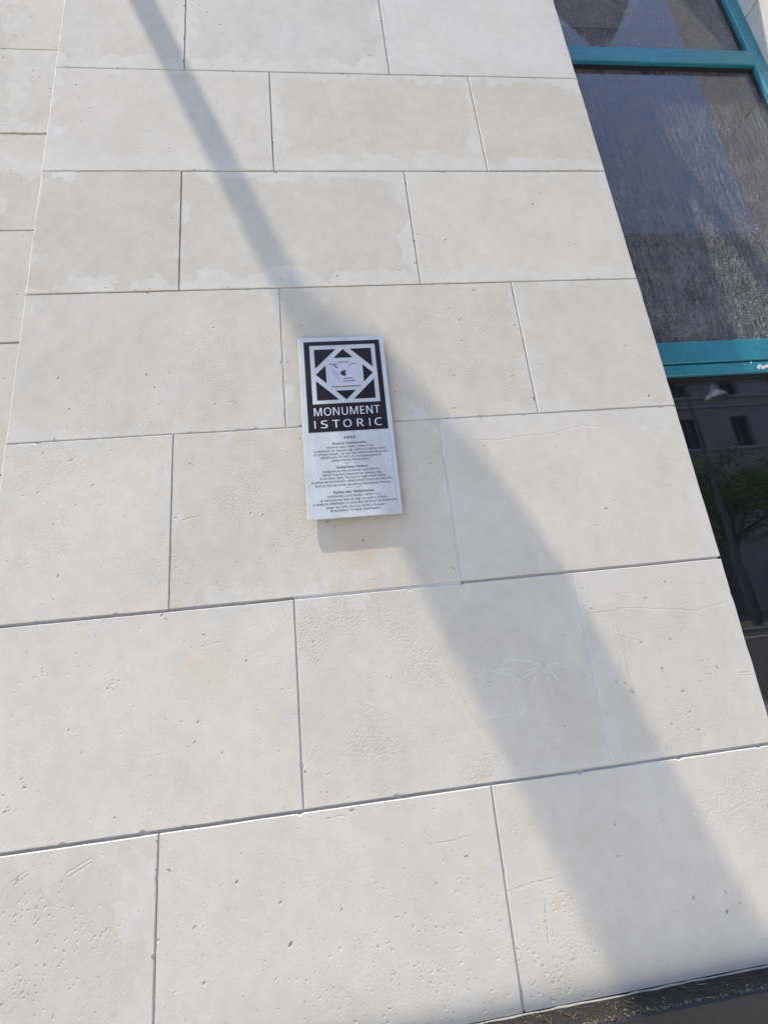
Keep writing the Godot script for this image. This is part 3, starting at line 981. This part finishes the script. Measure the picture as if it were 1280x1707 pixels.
	var lines := [["Arhitecţi Louis Weeks, Walter Froy", 0.0006, -0.0827, 0.1386], ["şi Edmond van Saanen Algi. Clădire în stil Art Déco,", 0.0015, -0.0933, 0.2095], ["cu schelet metalic. Cel mai înalt edificiu din Bucureşti", 0.0014, -0.1036, 0.2149], ["până în anii 70' (52,5 m). Amplasat pe locul", 0.002, -0.1138, 0.1752], ["celebrei terase Oteteleşanu.", -0.0008, -0.124, 0.1117],
		["Designed by the architects Louis Weeks,", -0.0008, -0.1568, 0.1631], ["Walter Froy and Edmond van Saanen Algi,", 0.0001, -0.1675, 0.1728], ["in Art Déco style. The 52,5 m high metal frame", 0.0017, -0.1777, 0.1881], ["building was Bucharest's tallest construction until the 70's.", 0.0, -0.188, 0.2333], ["Built on the site of the renowned Oteteleşanu Terrace.", 0.0012, -0.1992, 0.216],
		["Architectes Louis Weeks, Walter Froy", 0.0004, -0.2322, 0.1512], ["et Edmond van Saanen Algi, en style Art Déco", -0.0009, -0.2431, 0.1866], ["à ossature métallique. Le plus haut bâtiment de Bucharest", 0.002, -0.2532, 0.2354], ["jusqu' en 1970 (52,5 m). Édifié à la place", 0.002, -0.2644, 0.1655], ["de la célèbre Terrasse Oteteleşanu.", 0.0015, -0.2742, 0.1423]]
	for l in lines:
		text("text_line", l[0], l[1], l[2], l[3], 0.0060, ink, p, 0.0052)
	for y in [-0.1312, -0.2053]:
		var d := st_new()
		flat_poly(d, [Vector2(-0.0215, y - 0.0004), Vector2(-0.0215, y + 0.0004), Vector2(-0.003, y + 0.0004), Vector2(-0.003, y - 0.0004)], 0.0053)
		flat_poly(d, [Vector2(0.009, y - 0.0004), Vector2(0.009, y + 0.0004), Vector2(0.0285, y + 0.0004), Vector2(0.0285, y - 0.0004)], 0.0053)
		flat_poly(d, [Vector2(0.0022, y - 0.0006), Vector2(0.0022, y + 0.0006), Vector2(0.0042, y + 0.0006), Vector2(0.0042, y - 0.0006)], 0.0053)
		put("divider", d.commit(), ink, p)
	# the clear foil is lifting along the right edge
	st = st_new()
	var prev := Vector3.ZERO
	for k in 26:
		var yy := -0.04 - k * 0.0092
		var q := Vector3(0.121 + rng.randf_range(-0.0025, 0.0025), yy, 0.0054)
		if k: add_tube(st, [prev, q], [0.0004, 0.0004], 4)
		prev = q
	put("foil_crease", st.commit(), mat(lin(0.4, 0.42, 0.46), 0.5), p)
	# sticker
	var s := base("torn_sticker", p.position + Vector3(0.0022, 0.1608, 0.0056))
	tag(s, "torn lilac white sticker with a dark blob stuck over the plaque emblem", "sticker")
	var poly := []
	for k in 14:
		poly.append(Vector2(-0.049 + k * 0.0075, 0.038 + rng.randf_range(-0.004, 0.004) + (0.006 if k > 3 and k < 9 else -0.002)))
	poly.append_array([Vector2(0.0485, -0.043), Vector2(0.0, -0.0440), Vector2(-0.0435, -0.0432), Vector2(-0.0465, -0.002)])
	st = st_new()
	flat_poly(st, poly, 0.0)
	var paper := mat(lin(0.52, 0.52, 0.56), 0.5)
	put("paper", st.commit(), paper, s)
	var dark := mat(lin(0.015, 0.015, 0.02), 0.6)
	st = st_new()
	flat_poly(st, [Vector2(-0.0125, 0.003), Vector2(-0.009, 0.008), Vector2(-0.002, 0.0115), Vector2(0.006, 0.0125), Vector2(0.009, 0.0115), Vector2(0.0045, 0.0085), Vector2(0.0025, 0.002), Vector2(0.009, -0.0005), Vector2(0.004, -0.003), Vector2(0.0035, -0.0075), Vector2(-0.003, -0.007), Vector2(-0.009, -0.003)], 0.0003)
	put("printed_blob", st.commit(), dark, s)
	st = st_new()
	for k in 13:                      # ragged rest of an older sticker along the torn edge
		var x := -0.044 + k * 0.0068
		var y := 0.036 + (0.006 if k > 3 and k < 9 else -0.001) + rng.randf_range(-0.002, 0.002)
		if k in [9, 12]: continue
		add_tube(st, [Vector3(x, y, 0.0004), Vector3(x + 0.0066, y + rng.randf_range(-0.0035, 0.003), 0.0004)], [0.0009, 0.0006], 5)
	for q in [[-0.032, 0.033, -0.022, 0.021], [-0.026, 0.030, -0.020, 0.022], [0.021, 0.034, 0.017, 0.026], [-0.040, -0.0415, -0.030, -0.0440], [-0.030, -0.0440, 0.047, -0.0425]]:
		add_tube(st, [Vector3(q[0], q[1], 0.0004), Vector3(q[2], q[3], 0.0004)], [0.0009, 0.0007], 5)
	put("torn_edge", st.commit(), dark, s)
	var grey := mat(lin(0.09, 0.08, 0.13), 0.6)
	st = st_new()
	for row in [[-0.019, 11, 0.0048, -0.002], [-0.0285, 14, 0.0055, -0.005]]:
		var x: float = row[3]
		for k in int(row[1]):
			var hh: float = row[2] * rng.randf_range(0.7, 1.2)
			var y: float = row[0] + k * 0.00012
			var lean := rng.randf_range(-0.0015, 0.0015)
			add_tube(st, [Vector3(x, y, 0.0004), Vector3(x + lean, y + hh, 0.0004)], [0.0004, 0.0004], 4)
			if rng.randf() < 0.55: add_tube(st, [Vector3(x, y + hh * 0.6, 0.0004), Vector3(x + 0.0028, y + hh * rng.randf(), 0.0004)], [0.0003, 0.0003], 4)
			x += rng.randf_range(0.0022, 0.0034)
	put("faded_print", st.commit(), grey, s)
	st = st_new()
	for k in 5:
		add_tube(st, [Vector3(-0.041 + k * 0.0045, 0.026 - k * 0.004, 0.0003), Vector3(-0.034 + k * 0.005, -0.004 - k * 0.006, 0.0003)], [0.0005, 0.0003], 4)
	put("paper_crease", st.commit(), mat(lin(0.36, 0.36, 0.52), 0.6), s)

func flags() -> void:
	var cloth := grainy(mat(Color.WHITE, 0.9), lin(0.10, 0.10, 0.12), lin(0.15, 0.15, 0.17), 0.1, 101, 3.0, 0.05, 256)
	var metal := mat(lin(0.25, 0.25, 0.26), 0.4, 0.7)
	var y0 := cy(7.2)
	var z1 := 0.7245
	var z2 := 1.32
	var names := ["grey flag on a level pole high above the recessed wall, leftmost of three", "grey flag on a level pole high above the stone pier, middle of three", "grey flag on a level pole high above the window pier, rightmost of three"]
	# cross-section of the hanging cloth, from the pole out to the fly
	var prof := [Vector2(0.0, 0.0), Vector2(0.03, -0.02), Vector2(0.115, -0.147), Vector2(0.205, -0.255), Vector2(0.35, -0.385), Vector2(0.447, -0.54), Vector2(0.54, -0.69), Vector2(0.605, -0.775), Vector2(0.687, -0.93), Vector2(0.785, -1.125)]
	var first: Node3D
	for i in 3:
		var xo: float = [-2.905, -0.673, 1.42][i]
		if i == 0:
			first = base("flag", Vector3(xo, y0, 0))
			var st := st_new()
			add_tube(st, [Vector3(0, 0, -0.03), Vector3(0, 0, 1.42)], [0.048, 0.048], 18)
			put("pole", st.commit(), metal, first)
			st = st_new()
			add_lathe(st, Vector3.ZERO, [Vector2(0.0, 0.06), Vector2(0.05, 0.045), Vector2(0.06, 0.0), Vector2(0.05, -0.045), Vector2(0.0, -0.06)], 14)
			put("finial", st.commit(), metal, first, Vector3(0, 0, 1.45))
			box("wall_bracket", Vector3(-0.11, -0.11, -0.005), Vector3(0.11, 0.11, 0.02), metal, first, 0.006)
			st = st_new()
			var n := 14
			for side in [0.0, 1.0]:
				for k in prof.size() - 1:
					for q in n:
						var pts := []
						for w in [[k, q], [k + 1, q], [k + 1, q + 1], [k, q + 1]]:
							var t: float = float(w[1]) / n
							var u: float = float(w[0]) / (prof.size() - 1)
							var p: Vector2 = prof[w[0]]
							var wave := sin(t * 9.0 + u * 3.0) * 0.012 * u
							pts.append(Vector3(p.x + wave + side * 0.003, p.y + wave * 0.4 - 0.02 * u * sin(t * PI) + side * 0.003, lerpf(z1, z2, t)))
						var nn: Vector3 = (pts[1] - pts[0]).cross(pts[3] - pts[0]).normalized()
						quad_s(st, pts, [nn, nn, nn, nn])
			put("cloth", st.commit(), cloth, first)
			tag(first, names[0], "flag", "flags above the street")
		else:
			var f := first.duplicate()
			f.name = "flag"
			add_child(f, true)
			f.position = Vector3(xo, y0 + (1.3 if i == 2 else 0.0), 0)
			tag(f, names[i], "flag", "flags above the street")

func lamp() -> void:
	var grey := mat(lin(0.12, 0.12, 0.125), 0.5, 0.3)
	var shade := mat(lin(0.55, 0.56, 0.58), 0.4)
	var l := base("street_lamp", Vector3(14.15, 0, 13.7))
	tag(l, "tall slim street lamp with a pale bell shade, mirrored in the bottom pane", "lamp")
	var st := st_new()
	add_tube(st, [Vector3(0, 0, 0), Vector3(0, 0.9, 0), Vector3(0, 0.95, 0), Vector3(0, 6.4, 0), Vector3(0, 6.45, 0), Vector3(0, 10.4, 0)], [0.14, 0.13, 0.10, 0.09, 0.065, 0.055], 12)
	put("pole", st.commit(), grey, l)
	st = st_new()
	add_tube(st, [Vector3(0, 6.3, 0), Vector3(0, 6.7, 0)], [0.12, 0.12], 12)
	put("collar", st.commit(), grey, l)
	st = st_new()
	add_tube(st, [Vector3(-0.3, 10.2, 0), Vector3(0, 10.35, 0), Vector3(0.5, 10.5, 0), Vector3(0.95, 10.42, 0), Vector3(1.35, 10.25, 0)], [0.03, 0.04, 0.04, 0.035, 0.03], 10)
	put("arm", st.commit(), shade, l)
	st = st_new()
	var sc := []
	var sr := []
	for k in 16:
		var a := k * 0.42
		sc.append(Vector3(0.42 + cos(a) * (0.26 - k * 0.012), 10.05 + sin(a) * (0.26 - k * 0.012), 0))
		sr.append(0.018)
	add_tube(st, sc, sr, 8)
	put("scroll", st.commit(), grey, l)
	st = st_new()
	add_lathe(st, Vector3(1.35, 0, 0), [Vector2(0.44, 9.50), Vector2(0.42, 9.56), Vector2(0.33, 9.72), Vector2(0.17, 9.86), Vector2(0.10, 9.92), Vector2(0.09, 10.15), Vector2(0.05, 10.25)], 24)
	put("lamp_shade", st.commit(), shade, l)

func tree() -> void:
	var bark := grainy(mat(Color.WHITE, 0.95), lin(0.05, 0.04, 0.03), lin(0.11, 0.09, 0.07), 0.2, 111, 2.0, 0.3, 256)
	var t := base("street_tree", Vector3(15.7, 0, 15.2))
	tag(t, "leafy green street tree on the far pavement, mirrored in the bottom pane", "tree")
	var st := st_new()
	add_tube(st, [Vector3(0, 0, 0), Vector3(0.04, 1.2, 0), Vector3(-0.05, 2.6, 0.05), Vector3(0.1, 3.8, 0)], [0.17, 0.13, 0.115, 0.10], 10)
	put("trunk", st.commit(), bark, t)
	var r := RandomNumberGenerator.new()
	r.seed = 5
	st = st_new()
	var tips := []
	for k in 14:
		var a := r.randf() * TAU
		var from := Vector3(0.05, r.randf_range(2.9, 3.8), 0)
		var out := r.randf_range(0.9, 2.1)
		var to := from + Vector3(cos(a) * out + 0.5, r.randf_range(0.6, 3.2), sin(a) * out)
		var mid := from.lerp(to, 0.5) + Vector3(0, 0.25, 0)
		add_tube(st, [from, mid, to], [0.07, 0.045, 0.02], 7)
		tips.append(to)
		tips.append(mid)
	put("limb", st.commit(), bark, t)
	var leaf := mat(Color.WHITE, 0.6, 0.0, 0.4)
	leaf.vertex_color_use_as_albedo = true
	leaf.backlight_enabled = true
	leaf.backlight = Color(0.3, 0.35, 0.15)
	st = st_new()
	for k in 230:
		var c: Vector3
		if k < tips.size():
			c = tips[k]
		else:
			var v := Vector3(r.randfn(), r.randfn() * 0.75, r.randfn()).limit_length(2.0) * 1.25
			c = Vector3(0.9, 5.5, 0) + v
		for q in 46:
			var p := c + Vector3(r.randfn(), r.randfn() * 0.7, r.randfn()) * 0.26
			var d := Vector3(r.randfn(), r.randfn() * 0.5 - 0.3, r.randfn()).normalized()
			var s := d.cross(Vector3(r.randfn(), r.randfn(), r.randfn())).normalized()
			var ln := r.randf_range(0.09, 0.15)
			var col := Color(0.04, 0.10, 0.018).lerp(Color(0.10, 0.20, 0.03), r.randf())
			var nn := d.cross(s).normalized()
			var v4 := [p, p + d * ln * 0.5 + s * ln * 0.28, p + d * ln, p + d * ln * 0.5 - s * ln * 0.28]
			for i in [0, 1, 2, 0, 2, 3]:
				st.set_color(col)
				st.set_normal(nn)
				st.add_vertex(v4[i])
	put("crown", st.commit(), leaf, t)

func litter() -> void:
	# straw, leaf crumbs and moss lying on the granite ledge
	var st := st_new()
	var r := RandomNumberGenerator.new()
	r.seed = 9
	for k in 2600:
		var x := r.randf_range(-1.6, 0.3)
		var rim := r.randf() < 0.4
		var z := r.randf_range(0.043, 0.050) if rim else r.randf_range(0.004, 0.047)
		var ln := r.randf_range(0.002, 0.010) if r.randf() < 0.85 else r.randf_range(0.012, 0.026)
		if rim: ln *= 0.4
		var a := r.randf() * TAU
		var d := Vector3(cos(a), r.randf_range(-0.05, 0.25), sin(a)) * ln
		var wd := r.randf_range(0.0003, 0.0014)
		var s := Vector3(-sin(a), 0, cos(a)) * wd
		var p := Vector3(x, 0.7232 + r.randf() * 0.002, z)
		var q := p + d
		q.z = minf(q.z, 0.052)
		var pick := r.randf()
		var col := Color(0.045, 0.03, 0.016) if pick < 0.55 else (Color(0.10, 0.07, 0.035) if pick < 0.8 else (Color(0.03, 0.032, 0.02) if pick < 0.95 else Color(0.36, 0.31, 0.22)))
		if rim and r.randf() < 0.75: col = Color(0.24, 0.215, 0.17) * r.randf_range(0.5, 1.1)
		for v in [p - s, q, p + s, p - s + Vector3(0, 0.0006, 0), q + Vector3(0, 0.0006, 0), p + s + Vector3(0, 0.0006, 0)]:
			st.set_color(col)
			st.set_normal(Vector3.UP)
			st.add_vertex(v)
	var m := mat(Color.WHITE, 0.9)
	m.vertex_color_use_as_albedo = true
	var o := put("dry_litter", st.commit(), m)
	tag(o, "brown straw and leaf crumbs scattered along the dark granite ledge", "litter", "", "stuff")
